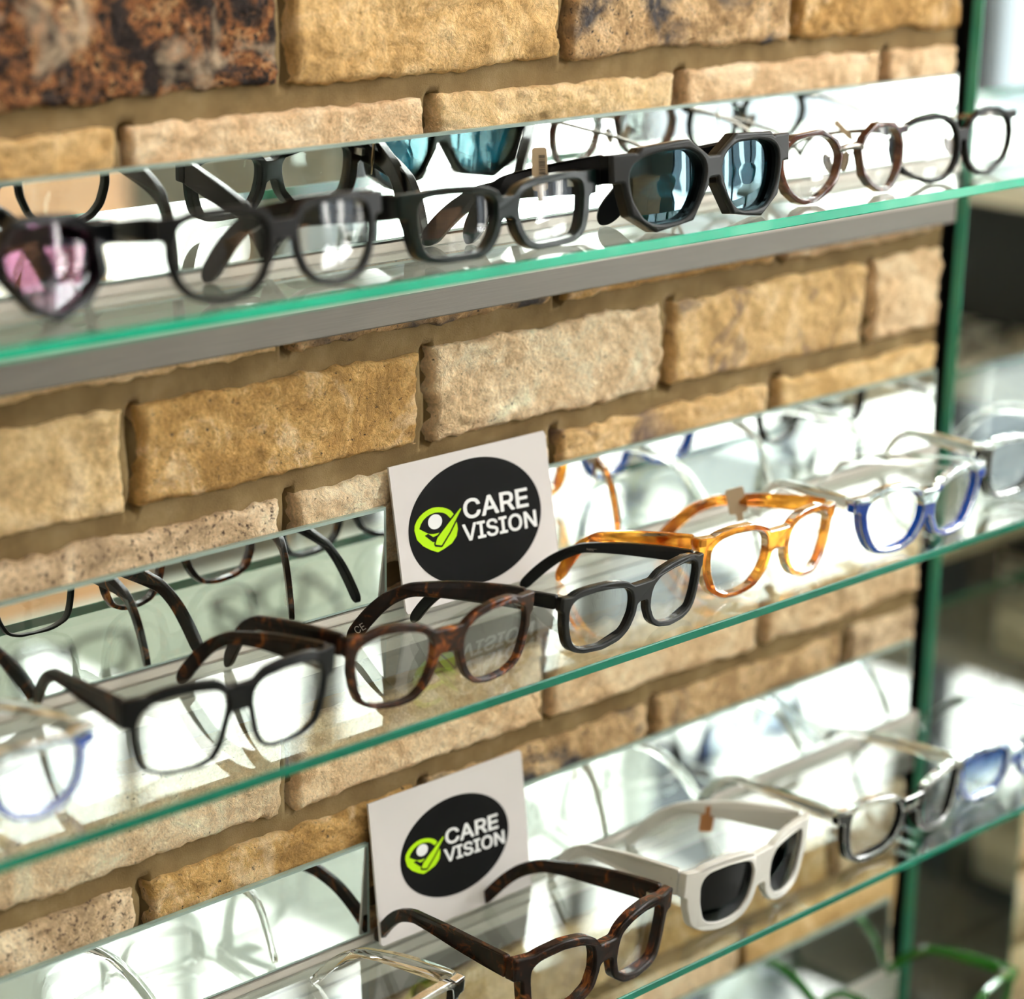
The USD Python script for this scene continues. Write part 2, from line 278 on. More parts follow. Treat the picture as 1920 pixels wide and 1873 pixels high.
def strip(x0, x1):
    t = thing('mirror_strip', M4(t=((x0+x1)/2, 0, -.35)), label='tall narrow mirror with a green glass edge at the right end of the shelves', category='mirror'); w = (x1-x0)/2
    obj('silvered_glass', bx(-w+.0005, w-.0005, -.0062, .0035, -.95, 1.5), MIRROR, t)
    obj('green_edge', cat([bx(-w-.0005, -w+.0005, -.0062, .0035, -.95, 1.5), bx(w-.0005, w+.0005, -.0062, .0035, -.95, 1.5)]), STRIP_EDGE, t, label='green glass edge')
    obj('back_rail', bx(-w+.006, w-.006, .0035, .018, -.95, 1.5), BLACK_STEEL, t)
strip(.7815, .936)

# ------------------------------------------------------------------ frame materials
def crystal(name, col, rough=.04, trans=.92, ior=1.36, c2=None, scale=30.):
    n = {'p': ('principled_bsdf', dict(base_color=col, roughness=rough, transmission_weight=trans, ior=ior))}; l = []
    if c2:
        n.update({'tc': ('texture_coordinate', {}), 'n': ('noise_texture', {'scale': scale, 'detail': 2., 'distortion': 1.}), 'r': ('rgb_ramp', {'ramp': [(.42, col), (.6, c2)]})})
        l = [('tc.object', 'n.vector'), ('n.fac', 'r.fac'), ('r.color', 'p.base_color')]
    return mat(name, n, l)
BLACK = plain('acetate_black', (.004, .0045, .005), .2, specular_ior_level=.26)
SATIN = plain('satin_black', (.005, .0055, .0055), .36, specular_ior_level=.20)
GREYM = plain('matte_charcoal', (.013, .0145, .0145), .45, specular_ior_level=.30)
GREENB = plain('bottle_black', (.004, .010, .0085), .22, specular_ior_level=.28)
TORT = mottled('tortoiseshell', [(.30, (.008, .004, .003)), (.52, (.030, .009, .004)), (.64, (.17, .042, .008)), (.78, (.42, .14, .02))], scale=70., rough=.2, specular_ior_level=.35)
TORTD = mottled('dark_tortoiseshell', [(.35, (.006, .004, .003)), (.58, (.016, .007, .004)), (.70, (.12, .035, .008)), (.82, (.30, .10, .02))], scale=80., rough=.26, specular_ior_level=.22)
AMBER = crystal('amber_acetate', (.95, .42, .05), .06, .86, 1.36, (.50, .12, .02), 45.)
BURG = mottled('burgundy_acetate', [(.3, (.030, .008, .006)), (.6, (.085, .024, .014)), (.8, (.17, .055, .028))], scale=60., rough=.12, coat_weight=.6, coat_roughness=.03)
ICE = crystal('ice_blue_crystal', (.88, .95, .99), .02, 1.0)
BLUE = crystal('cobalt_acetate', (.002, .07, .52), .10, .15, 1.4)
CRYS = crystal('clear_crystal', (.95, .96, .94), .02, 1.0)
WHITE = plain('white_acetate', (.62, .61, .56), .34)
GREEN = crystal('green_acetate', (.03, .20, .02), .12, .3)
METAL = plain('steel_fittings', (.60, .58, .54), .25, metallic=1.0)
GUNM = plain('gunmetal', (.25, .22, .19), .22, metallic=1.0)
PAD = plain('silicone_pad', (.34, .27, .20), .2, transmission_weight=.35, ior=1.3)
LENS = pane('clear_lens', (.965, .972, .965), .045, 0., .85)
LILAC = pane('lilac_lens', (.52, .34, .46), .07, 0., .85)
DARKL = pane('dark_lens', (.012, .016, .020), .03, 0., .7)
TEAL = pane('teal_mirror_lens', (.03, .10, .12), .13, .01, .6, gloss=(.55, .85, .95))
BLUEL = mat('blue_gradient_lens', {'tc': ('texture_coordinate', {}), 'sx': ('separate_xyz', {}), 'mr': ('map_range', {'from_min': .012, 'from_max': .036, 'clamp': True}),
             'r': ('rgb_ramp', {'ramp': [(0., (.88, .92, .95)), (1., (.02, .13, .34))]}), 't': ('transparent_bsdf', {}), 'g': ('glossy_bsdf', {'color': (1, 1, 1), 'roughness': .0}), 'lw': ('layer_weight', {'blend': .5}),
             'pw': ('math', {'math_type': 'power', 'value2': 5.}), 'ma': ('math', {'math_type': 'multiply_add', 'value2': .85, 'value3': .05}), 'm': ('mix_closure', {})},
            [('tc.object', 'sx.vector'), ('sx.z', 'mr.value'), ('mr.result', 'r.fac'), ('r.color', 't.color'), ('lw.facing', 'pw.value1'), ('pw.value', 'ma.value1'), ('ma.value', 'm.fac'), ('t.BSDF', 'm.closure1'), ('g.BSDF', 'm.closure2')], surface='m.closure')
KRAFT = plain('kraft_paper', (.47, .36, .23), .8)
RUST = plain('rust_paper', (.42, .18, .06), .8)
INK = plain('printing_ink', (.02, .018, .016), .7)
GREYINK = plain('grey_print', (.34, .30, .26), .6)
PAPER = plain('white_card', (.60, .56, .545), .7, specular_ior_level=.2)
LOGOBLACK = plain('logo_black', (.0085, .0085, .0085), .5, specular_ior_level=.04)
LIME = plain('logo_lime', (.42, .72, .012), .5, specular_ior_level=.04)
LOGOWHITE = plain('logo_white', (.78, .78, .78), .5, specular_ior_level=.04)

# ------------------------------------------------------------------ spectacles
TAU = math.tan(math.radians(5))
# pose and lens outline of each pair: shelf, x, y on the shelf, yaw, wrap, lens centre and radii (tenths of a millimetre), temple tips
POSE = {
    'H1': (2, -0.0283, -0.1322, -2.87, 2.06, [340, 230], [242, 238, 236, 235, 237, 240, 241, 243, 247, 252, 249, 242, 237, 233, 227, 222, 219, 218, 219, 218, 219, 221, 225, 230, 237, 242, 247, 255, 265, 262, 259, 256, 254, 252, 252, 254, 257, 261, 266, 272, 276, 279, 284, 281, 273, 268, 258, 247, 239, 232, 226, 221, 218, 216, 216, 218, 220, 223, 228, 234, 242, 253, 267, 276, 282, 290, 287, 284, 277, 266, 256, 248], {'L': [-0.0496, 0.1275], 'R': [0.0365, 0.1125]}),
    'H2': (2, 0.1166, -0.1372, -4.42, 1.59, [364, 242], [248, 243, 239, 237, 237, 236, 236, 237, 237, 235, 235, 236, 234, 228, 224, 221, 219, 217, 215, 215, 215, 217, 221, 226, 230, 233, 237, 243, 245, 243, 240, 239, 239, 237, 237, 239, 243, 249, 255, 259, 266, 274, 279, 283, 273, 266, 257, 250, 244, 240, 232, 226, 221, 218, 217, 217, 218, 219, 221, 225, 231, 238, 245, 251, 258, 267, 270, 271, 267, 261, 256, 252], {'L': [-0.0753, 0.113], 'R': [0.0072, 0.1042]}),
    'H3': (2, 0.2702, -0.1449, 2.21, 1.78, [342, 212], [258, 258, 251, 245, 242, 240, 234, 225, 219, 214, 205, 196, 190, 186, 183, 181, 181, 180, 179, 179, 180, 183, 187, 194, 202, 210, 217, 226, 237, 241, 243, 243, 242, 242, 242, 244, 248, 251, 256, 262, 271, 274, 275, 265, 256, 239, 225, 214, 204, 197, 191, 186, 182, 180, 179, 179, 181, 183, 187, 191, 197, 204, 214, 227, 238, 246, 257, 266, 266, 266, 264, 261], {'L': [-0.0814, 0.116], 'R': [0.0156, 0.1144]}),
    'H4': (2, 0.4082, -0.1367, -1.82, 2.35, [333, 241], [223, 220, 216, 212, 210, 210, 207, 205, 204, 204, 206, 206, 201, 198, 197, 197, 198, 201, 201, 203, 206, 211, 217, 224, 223, 224, 226, 227, 223, 220, 217, 215, 215, 216, 219, 219, 221, 225, 231, 239, 244, 251, 259, 252, 246, 243, 237, 228, 221, 216, 212, 209, 205, 203, 202, 203, 206, 210, 215, 219, 224, 231, 240, 245, 247, 248, 251, 244, 239, 235, 233, 227], {'L': [-0.1015, 0.0991], 'R': [0.0049, 0.1124]}),
    'H5': (2, 0.5593, -0.1458, -0.73, 1.57, [343, 245], [271, 270, 271, 267, 260, 255, 253, 252, 253, 242, 233, 228, 223, 221, 214, 209, 206, 204, 204, 204, 206, 207, 209, 213, 218, 224, 225, 224, 225, 227, 227, 228, 230, 235, 240, 246, 253, 260, 270, 282, 288, 292, 300, 288, 276, 266, 254, 243, 234, 228, 222, 215, 211, 208, 207, 208, 210, 211, 212, 215, 220, 226, 234, 244, 249, 255, 264, 271, 274, 277, 280, 274], {'R': [0.0157, 0.127]}),
    'G2': (1, 0.0025, -0.1385, -1.23, 1.83, [359, 239], [257, 254, 247, 242, 239, 238, 239, 233, 228, 225, 224, 219, 212, 207, 203, 201, 200, 201, 202, 201, 202, 204, 207, 212, 216, 220, 225, 233, 239, 240, 243, 248, 250, 251, 252, 256, 261, 267, 270, 274, 280, 283, 286, 291, 280, 271, 259, 244, 232, 222, 214, 209, 205, 203, 203, 203, 205, 209, 215, 222, 232, 245, 256, 265, 278, 292, 288, 287, 282, 274, 266, 261], {'R': [0.033, 0.1182]}),
    'G3': (1, 0.1791, -0.1188, -1.9, 1.05, [355, 206], [265, 259, 255, 253, 249, 243, 240, 237, 230, 222, 215, 206, 195, 187, 181, 176, 173, 170, 170, 170, 172, 174, 178, 184, 191, 200, 211, 224, 239, 250, 258, 259, 258, 258, 259, 262, 264, 268, 273, 280, 287, 292, 297, 280, 258, 238, 221, 206, 195, 187, 180, 175, 171, 168, 167, 167, 168, 170, 174, 179, 187, 196, 207, 218, 232, 250, 270, 278, 287, 281, 275, 271], {'L': [-0.0905, 0.1191], 'R': [0.0319, 0.113]}),
    'G4': (1, 0.3364, -0.135, -0.66, 1.4, [370, 258], [278, 270, 262, 257, 255, 252, 248, 246, 245, 243, 237, 233, 230, 226, 220, 216, 213, 212, 212, 214, 217, 221, 224, 229, 235, 243, 246, 251, 257, 258, 259, 262, 266, 272, 279, 282, 288, 295, 302, 308, 316, 315, 311, 297, 284, 273, 259, 247, 237, 230, 225, 222, 218, 216, 215, 215, 217, 221, 227, 235, 245, 258, 265, 273, 285, 293, 300, 308, 308, 306, 297, 286], {'L': [-0.111, 0.1012], 'R': [-0.01, 0.0879]}),
    'G5': (1, 0.4884, -0.12, -0.46, 1.73, [362, 234], [238, 231, 225, 221, 219, 213, 207, 202, 199, 197, 194, 191, 189, 188, 188, 190, 193, 193, 194, 196, 200, 205, 208, 209, 212, 216, 215, 215, 217, 221, 222, 223, 225, 228, 232, 235, 239, 245, 248, 251, 255, 252, 248, 247, 241, 235, 231, 227, 219, 213, 209, 207, 205, 203, 201, 201, 202, 205, 209, 213, 215, 220, 226, 233, 236, 239, 244, 246, 250, 254, 248, 243], {}),
    'I2': (3, 0.3936, -0.1498, 2.93, 2.79, [324, 267], [228, 223, 220, 219, 219, 221, 220, 217, 216, 216, 219, 213, 209, 207, 205, 204, 203, 202, 203, 205, 208, 212, 215, 218, 223, 230, 233, 233, 236, 233, 227, 223, 221, 221, 222, 224, 225, 228, 232, 239, 248, 257, 260, 266, 266, 259, 252, 239, 229, 221, 216, 211, 209, 207, 206, 206, 207, 209, 213, 219, 227, 234, 242, 252, 257, 254, 252, 252, 246, 239, 235, 232], {'L': [-0.0582, 0.1362], 'R': [0.0201, 0.1324]}),
    'I3': (3, 0.5576, -0.1517, 0.57, 1.73, [373, 250], [254, 251, 250, 243, 239, 237, 237, 235, 224, 216, 209, 205, 202, 201, 199, 195, 193, 192, 193, 195, 199, 205, 210, 216, 224, 235, 242, 245, 251, 255, 251, 247, 245, 245, 246, 248, 250, 253, 259, 267, 277, 284, 295, 307, 290, 276, 259, 243, 231, 221, 213, 207, 203, 198, 196, 194, 194, 196, 199, 203, 209, 216, 223, 230, 238, 249, 258, 258, 259, 263, 264, 259], {'L': [-0.0578, 0.1483], 'R': [0.0566, 0.1545]}),
    'I1': (3, 0.2317, -0.1614, 1.87, 2.08, [356, 264], [248, 250, 247, 245, 245, 248, 251, 242, 235, 230, 228, 226, 220, 215, 211, 210, 208, 209, 211, 210, 212, 214, 219, 226, 234, 245, 253, 257, 263, 255, 249, 244, 241, 240, 239, 239, 241, 245, 252, 259, 267, 278, 286, 279, 272, 261, 248, 238, 229, 222, 217, 214, 213, 211, 209, 208, 209, 211, 214, 219, 226, 232, 237, 245, 253, 262, 261, 257, 255, 252, 249, 247], {'L': [-0.0484, 0.1553], 'R': [0.0404, 0.146]}),
    'G1': (1, -0.1453, -0.1012, -1.0, 1.6, [352, 266], [266, 248, 234, 223, 215, 208, 204, 200, 198, 198, 199, 202, 206, 203, 202, 203, 205, 209, 214, 222, 229, 225, 222, 222, 222, 225, 230, 236, 245, 250, 258, 268, 281, 286, 292, 287, 281, 277, 276, 276, 283, 294, 305, 286, 271, 259, 251, 244, 240, 235, 229, 225, 222, 221, 222, 224, 229, 234, 241, 249, 261, 275, 294, 304, 308, 315, 316, 315, 305, 292, 282, 275], {}),
    'G6': (1, 0.6235, -0.1111, -1.0, 1.7, [352, 232], [296, 295, 292, 290, 290, 284, 277, 273, 265, 254, 246, 238, 227, 218, 212, 207, 204, 203, 198, 194, 191, 190, 191, 193, 196, 202, 206, 210, 217, 225, 237, 246, 253, 263, 276, 285, 290, 298, 297, 297, 298, 285, 276, 269, 254, 241, 231, 223, 218, 212, 206, 202, 200, 199, 199, 201, 205, 209, 212, 217, 224, 233, 245, 252, 261, 273, 286, 290, 296, 299, 297, 297], {}),
    'H0': (2, -0.1883, -0.1315, -1.0, 1.8, [352, 223], [245, 235, 227, 222, 218, 213, 205, 199, 194, 192, 190, 188, 182, 178, 176, 175, 176, 177, 181, 183, 185, 188, 193, 199, 208, 215, 221, 229, 240, 248, 251, 255, 262, 262, 261, 262, 265, 270, 270, 272, 276, 280, 258, 240, 220, 203, 191, 181, 173, 167, 163, 161, 160, 160, 162, 164, 169, 174, 182, 191, 203, 218, 235, 256, 284, 286, 285, 286, 284, 270, 259, 251], {}),
    'I4': (3, 0.7046, -0.1402, 1.0, 1.8, [352, 220], [244, 241, 240, 240, 243, 235, 228, 223, 220, 219, 219, 212, 201, 193, 187, 183, 180, 179, 179, 181, 184, 189, 196, 203, 208, 214, 222, 232, 227, 224, 222, 222, 223, 226, 226, 228, 232, 237, 245, 255, 263, 266, 270, 259, 242, 229, 219, 211, 204, 200, 197, 190, 185, 182, 180, 179, 180, 182, 185, 190, 196, 205, 216, 222, 230, 241, 255, 258, 254, 251, 251, 249], {}),
    'I0': (3, 0.0633, -0.1417, 0.0, 1.7, [355, 206], [265, 259, 255, 253, 249, 243, 240, 237, 230, 222, 215, 206, 195, 187, 181, 176, 173, 170, 170, 170, 172, 174, 178, 184, 191, 200, 211, 224, 239, 250, 258, 259, 258, 258, 259, 262, 264, 268, 273, 280, 287, 292, 297, 280, 258, 238, 221, 206, 195, 187, 180, 175, 171, 168, 167, 167, 168, 170, 174, 179, 187, 196, 207, 218, 232, 250, 270, 278, 287, 281, 275, 271], {}),
    'H6': (2, 0.7389, -0.1219, 0.0, 1.7, [373, 250], [254, 251, 250, 243, 239, 237, 237, 235, 224, 216, 209, 205, 202, 201, 199, 195, 193, 192, 193, 195, 199, 205, 210, 216, 224, 235, 242, 245, 251, 255, 251, 247, 245, 245, 246, 248, 250, 253, 259, 267, 277, 284, 295, 307, 290, 276, 259, 243, 231, 221, 213, 207, 203, 198, 196, 194, 194, 196, 199, 203, 209, 216, 223, 230, 238, 249, 258, 258, 259, 263, 264, 259], {}),
    'J1': (4, 0.7033, -0.1231, 0.0, 1.7, [342, 212], [258, 258, 251, 245, 242, 240, 234, 225, 219, 214, 205, 196, 190, 186, 183, 181, 181, 180, 179, 179, 180, 183, 187, 194, 202, 210, 217, 226, 237, 241, 243, 243, 242, 242, 242, 244, 248, 251, 256, 262, 271, 274, 275, 265, 256, 239, 225, 214, 204, 197, 191, 186, 182, 180, 179, 179, 181, 183, 187, 191, 197, 204, 214, 227, 238, 246, 257, 266, 266, 266, 264, 261], {}),
}
TH = np.linspace(-np.pi, np.pi, 72, endpoint=False)
def lens_polygon(key, smooth=1):
    _, _, _, _, _, c, r, _ = POSE[key]; r = np.array(r, float)*1e-4
    for _i in range(smooth): r = .15*np.roll(r, 1)+.7*r+.15*np.roll(r, -1)
    th = np.linspace(-np.pi, np.pi, 216, endpoint=False); rr = np.interp(th, TH, r, period=2*np.pi)
    for _i in range(3): rr = .25*np.roll(rr, 1)+.5*rr+.25*np.roll(rr, -1)
    return np.stack([c[0]*1e-4+rr*np.cos(th), c[1]*1e-4+rr*np.sin(th)], 1)
def offset_ring(p, wt, wb, wi, wo):
    d = np.roll(p, -1, 0)-np.roll(p, 1, 0); d /= np.linalg.norm(d, axis=1, keepdims=True); n = np.stack([d[:, 1], -d[:, 0]], 1)
    for _i in range(5): n = .25*np.roll(n, 1, 0)+.5*n+.25*np.roll(n, -1, 0)
    n /= np.linalg.norm(n, axis=1, keepdims=True)
    a, b = n[:, :1]**2, n[:, 1:]**2
    w = a*np.where(n[:, :1] > 0, wo, wi)+b*np.where(n[:, 1:] > 0, wt, wb)
    return p+n*w
def wrapped(m, k, lens=None):
    v = m.vertices; m.vertices = np.stack([v[:, 0], v[:, 1]+k*v[:, 0]**2-TAU*v[:, 2], v[:, 2]], 1); return m
def lens_mesh(p, c, k, t, sag=.0016, th=.0019):
    q = p.mean(0); V = []; F = []; fr = [.0, .3, .55, .75, .9, 1.0]; n = len(p); R = np.linalg.norm(p-q, axis=1).max()
    for side in (0, 1):
        for f in fr[1:]:
            x = q+(p-q)*f; s = sag*(1-(np.linalg.norm(x-q, axis=1)/R)**2); V.append(np.stack([x[:, 0], np.full(n, t)-s+side*th, x[:, 1]], 1))
        V.append(np.array([[q[0], t-sag+side*th, q[1]]]))
    V = np.vstack(V); m = len(fr)-1; S = m*n+1; i = np.arange(n); j = (i+1) % n
    for side in (0, 1):
        o = side*S; fl = []
        for r in range(m-1):
            a, b = o+r*n, o+(r+1)*n; fl += [np.stack([a+i, a+j, b+j], 1), np.stack([a+i, b+j, b+i], 1)]
        fl.append(np.stack([np.full(n, o+m*n), o+i, o+j], 1)); fl = np.vstack(fl); F.append(fl if side else fl[:, ::-1])
    a, b = (m-1)*n, S+(m-1)*n
    F += [np.stack([a+i, b+i, b+j], 1), np.stack([a+i, b+j, a+j], 1)]
    me = trimesh.Trimesh(V, np.vstack(F), process=False); fixn(me); return wrapped(me, k)
def temple_mesh(h0, h1, zh, hs, tip, tt, bend=.70, flat=False):
    """A temple from hinge h0=(x, y) to tip h1=(x, y), resting its tip on z = 0. hs: heights at hinge, middle, bend, tip."""
    d = np.array(h1)-np.array(h0); L = np.linalg.norm(d); e = d/L; nrm = np.array([-e[1], e[0]])
    from scipy.interpolate import PchipInterpolator as PI
    s = np.r_[np.linspace(0, .93, 52), 1-.07*np.cos(np.linspace(0, np.pi/2, 16))[1:]]; zc = PI([0, .35, bend-.06, bend+.06, 1.0], [zh, zh+.0006, zh-.0010, zh-.0060, hs[3]*.5+.0004])(s)
    hh = PI([0, .3, bend, .9, 1.0], [hs[0]/2, hs[1]/2, hs[2]/2, hs[3]/2, hs[3]*.46])(s)
    q_ = np.clip((s-(1-hs[3]*.5/L))/(hs[3]*.5/L), 0, 1); hh = hh*np.sqrt(np.maximum(1-q_**2, .02))
    sl = np.gradient(zc, s*L); nx, nz = -sl/np.hypot(1, sl), 1/np.hypot(1, sl)
    up = np.stack([s*L+nx*hh, zc+nz*hh], 1); dn = np.stack([s*L-nx*hh, zc-nz*hh], 1)
    pg = Polygon(np.vstack([dn, up[::-1]])).buffer(0)
    if isinstance(pg, MultiPolygon): pg = max(pg.geoms, key=lambda g: g.area)
    b_ = min(.0016, min(hs)*.28); pg = pg.buffer(-b_).buffer(b_)
    r_ = min(.0007, tt*.3, min(hs)*.25); m = bevel_extrude(pg, -tt/2, tt/2, r_, r_, .0014); v = m.vertices; sg = np.sign(h0[0]) or 1
    bow = 4*(v[:, 0]/L)*(1-v[:, 0]/L)*.004
    z = v[:, 2]-min(0, v[:, 2].min())+.0001 if v[:, 2].min() < 0 else v[:, 2]-np.clip(v[:, 0]/L, 0, 1)*v[:, 2].min()
    xy = np.array(h0)+v[:, :1]*e+(v[:, 1:2])*nrm; xy[:, 0] += sg*bow
    out = trimesh.Trimesh(np.stack([xy[:, 0], xy[:, 1], z], 1), m.faces, process=False); fixn(out); return out
def local_frame(key):
    sh, x, y, yaw, *_ = POSE[key]; z, a = SH[sh]; yaw = math.radians(yaw)
    ay = np.array([0, math.cos(a), -math.sin(a)]); az = np.array([0, math.sin(a), math.cos(a)]); ax = np.array([1., 0, 0])
    ex = math.cos(yaw)*ax+math.sin(yaw)*ay; ey = -math.sin(yaw)*ax+math.cos(yaw)*ay
    return np.stack([ex, ey, az], 1), np.array([0, 0, z])+x*ax+y*ay
def spectacles(key, label, w, t, front, temple, lens, back=None, split=.5, W=None, end=(.010, .0), bridge=(.45, .80), hs=(.013, .011, .008, .008), tt=.0036, facet=0, zh=None, metal=None, pads=False, smooth=1, inset=.5, group=None, rivets=None, category='glasses', name='eyeglasses', place=None, lens_name='lens', r0=.0008, lift=0., clear_top=None):
    sh, x, y, yaw, k, c, r, tips = POSE[key]
    R, o = local_frame(key)
    g = thing(name, place if place is not None else M4(R, o+R[:, 2]*.0002), label=label, category=category, group=group)
    p = lens_polygon(key, smooth); cx, cz = c[0]*1e-4, c[1]*1e-4
    wt, wb, wi, wo = w; xi, xo = p[:, 0].min(), p[:, 0].max(); z0, z1 = p[:, 1].min(), p[:, 1].max()
    if facet:
        ring = Polygon(p).simplify(facet); ring = Polygon(offset_ring(resample(ring.exterior.coords, .0015), wt, wb, wi, wo)).buffer(0).simplify(facet*.55)
        ring = ring.buffer(-.0012).buffer(.0012)
    else: ring = Polygon(offset_ring(p, wt, wb, wi, wo)).buffer(0)
    xw = W or (xo+wo+.006); ze = z1-(z1-z0)*.10+end[1]
    zh = zh or ze
    endp = sbox(xo-.004, ze-end[0]/2, xw, ze+end[0]/2)
    hz_ = z1-z0; zb0, zb1 = z0+hz_*bridge[0], z0+hz_*bridge[1]
    fr = unary_union([ring, affinity.scale(ring, -1, 1, origin=(0, 0)), endp, affinity.scale(endp, -1, 1, origin=(0, 0))])
    if metal is None: fr = unary_union([fr, sbox(-xi-.001, zb0, xi+.001, zb1)])
    if not facet: fr = fr.buffer(.0030).buffer(-.0042).buffer(.0012)
    elif metal is None: fr = fr.buffer(.0012).buffer(-.0012)
    hole = unary_union([Polygon(p), Polygon(p*[-1, 1])])
    # the shelf stops the frame: nothing below z = 0
    fr = fr.intersection(sbox(-1, .0, 1, 1)).difference(hole)
    if back is None:
        obj('front_frame', wrapped(bevel_extrude(fr, 0, t, r0, .0007), k), front, g, smooth=40)
    else:
        obj('front_frame', wrapped(bevel_extrude(fr, 0, t*split, r0, .00005), k), front, g, smooth=40)
        low = fr
        if clear_top is not None:
            topz = unary_union([sbox(-1, z1-clear_top, 1, 1), sbox(-.0105, z0+hz_*.62, .0105, 1)])
            low = fr.difference(topz); obj('frame_rear', wrapped(bevel_extrude(fr.intersection(topz), t*split+.0001, t, .00005, .0007), k), front, g, smooth=40)
        obj('frame_backing', wrapped(bevel_extrude(low.buffer(-.00005), t*split+.0001, t, .00005, .0007), k), back, g, smooth=40)
    for sg in (-1, 1):
        q = Polygon(p).buffer(.0003); q = resample(q.exterior.coords, .0013)
        if sg < 0: q = (q*[-1, 1])[::-1]
        obj(lens_name, lens_mesh(q, c, k, t*inset+.0006), lens, g, smooth=30)
        hx, hy = sg*(xw-tt*.5-.0004), t+k*xw**2-TAU*zh+.0006
        tp = tips.get('R' if sg > 0 else 'L') or [sg*.046, .117]
        if lift: tp = [tp[0], tp[1]]
        obj('temple', temple_mesh((hx, hy), tp, zh, hs, None, tt), temple, g, smooth=40)
        hinge = cat([bx(hx-sg*.0050-.0022, hx-sg*.0050+.0022, hy-.0035, hy+.0055, zh-.0022, zh+.0022)])
        obj('hinge', hinge, METAL, g)
        if rivets:
            e = np.array(tp)-[hx, hy]; e /= np.linalg.norm(e); nn = np.array([-e[1], e[0]])*sg*-1
            for du in (.006, .0085):
                cpt = np.array([hx, hy])+e*du+nn*(tt*.5+.0001); a = trimesh.creation.box([.0003, .0011, rivets])
                a.apply_transform(trimesh.transformations.rotation_matrix(math.atan2(e[1], e[0])-math.pi/2, [0, 0, 1])); a.apply_translation([cpt[0], cpt[1], zh+.0004]); obj('rivet', a, METAL, g)
    if metal is not None:
        zb = zb1-.001; X = np.linspace(-xi-.0005, xi+.0005, 13)
        pts = np.stack([X, k*X*X-TAU*zb+.0018-.0012*(1-(X/xi)**2), zb+.0015*(1-(X/xi)**2)], 1); obj('bridge', tube(pts, .0022), metal, g, smooth=40, label='metal bridge')
    if pads:
        for sg in (-1, 1):
            zc = z0+hz_*.50; P0 = np.array([sg*(xi+.0005), k*xi**2-TAU*zc+t, zc+.004]); P1 = np.array([sg*(xi-.0030), P0[1]+.0065, zc])
            obj('pad_arm', tube([P0, P0+[sg*.001, .004, .001], P1+[sg*.0012, .0012, .001], P1+[sg*.0005, 0, 0]], .0005, 6), METAL, g, smooth=40)
            s = trimesh.creation.icosphere(2, 1.); s.apply_scale([.0017, .0034, .0068]); s.apply_transform(trimesh.transformations.rotation_matrix(sg*.35, [0, 1, 0])); s.apply_translation(P1); obj('nose_pad', s, PAD, g, smooth=True)
    return g, dict(xw=xw, zh=zh, t=t, k=k, tips=tips, tt=tt)
def add_tag(g, at, size, mats, tilt=0., yaw=90., hang=True, bars=True):
    """A folded paper price tag looped round a temple; at = its centre in the pair's own frame."""
    w, h = size; pg = Polygon([(-w/2+.0012, -h/2), (w/2-.0012, -h/2), (w/2, -h/2+.0012), (w/2, h/2-.0012), (w/2-.0012, h/2), (-w/2+.0012, h/2), (-w/2, h/2-.0012), (-w/2, -h/2+.0012)])
    neck = sbox(-w*.18, h/2-.0005, w*.18, h/2+.006) if hang else sbox(-w*.18, -h/2-.006, w*.18, -h/2+.0005)
    m = bevel_extrude(unary_union([pg, neck]), -.0002, .0002, .0001, .0001, .001)
    T = trimesh.transformations; X = T.translation_matrix(at) @ T.rotation_matrix(math.radians(yaw), [0, 0, 1]) @ T.rotation_matrix(math.radians(tilt), [0, 1, 0])
    m.apply_transform(X); tg = obj('price_tag', m, mats, g, smooth=30, label='paper price tag on one temple')
    if bars:
        b = []; x = -w*.36; r2 = np.random.default_rng(5)
        zz = -h*.30
        while zz < h*.30:
            d = .0003+.0004*r2.random(); b.append(bx(-w*.05, w*.36, -.00035, -.00018, zz, zz+d)); zz += d+.0003+.0004*r2.random()
        bm = cat(b); bm.apply_transform(X); obj('barcode', bm, INK, tg)

# top shelf
spectacles('G1', 'thick black angular sunglasses with lilac lenses at the left end of the top shelf', (.0052, .0042, .005, .006), .0085, BLACK, BLACK, LILAC, hs=(.014, .012, .010, .011), tt=.0045, facet=.0020, end=(.012, -.004), category='sunglasses', name='sunglasses', lens_name='tinted_lens')
spectacles('G2', 'rounded black glasses with clear lenses beside the lilac sunglasses on the top shelf', (.0042, .0030, .0036, .0036), .0050, SATIN, BLACK, LENS, hs=(.013, .012, .010, .011), tt=.0042, end=(.012, .0005), bridge=(.62, .88), rivets=.004)
g, q = spectacles('G3', 'thick bottle-black rectangular glasses with a kraft tag beside mirrored sunglasses', (.0045, .0038, .0050, .0062), .0085, GREENB, BLACK, LENS, back=BLACK, split=.45, hs=(.015, .014, .011, .012), tt=.0050, end=(.014, .0), bridge=(.50, .86), rivets=.0045)
add_tag(g, (.0590, .034, .0430), (.0092, .0255), KRAFT, tilt=3, yaw=-38, hang=False)
g, q = spectacles('G4', 'chunky matte charcoal sunglasses with teal mirrored lenses on the top shelf', (.0062, .0052, .0052, .0066), .0105, GREYM, BLACK, TEAL, back=BLACK, split=.30, hs=(.018, .015, .012, .014), tt=.0055, facet=.0030, end=(.017, -.003), bridge=(.55, .86), category='sunglasses', name='sunglasses', lens_name='mirrored_lens', inset=.55, r0=.0016)
g, q = spectacles('G5', 'burgundy octagonal glasses with metal bridge and nose pads on the top shelf', (.0042, .0036, .0036, .0040), .0066, BURG, GUNM, LENS, hs=(.0032, .0026, .0024, .0030), tt=.0020, facet=.0016, end=(.005, .0), metal=GUNM, pads=True, bridge=(.5, .74))
add_tag(g, (.0595, .052, .0410), (.0040, .017), KRAFT, tilt=-42, yaw=-30, hang=False, bars=False)
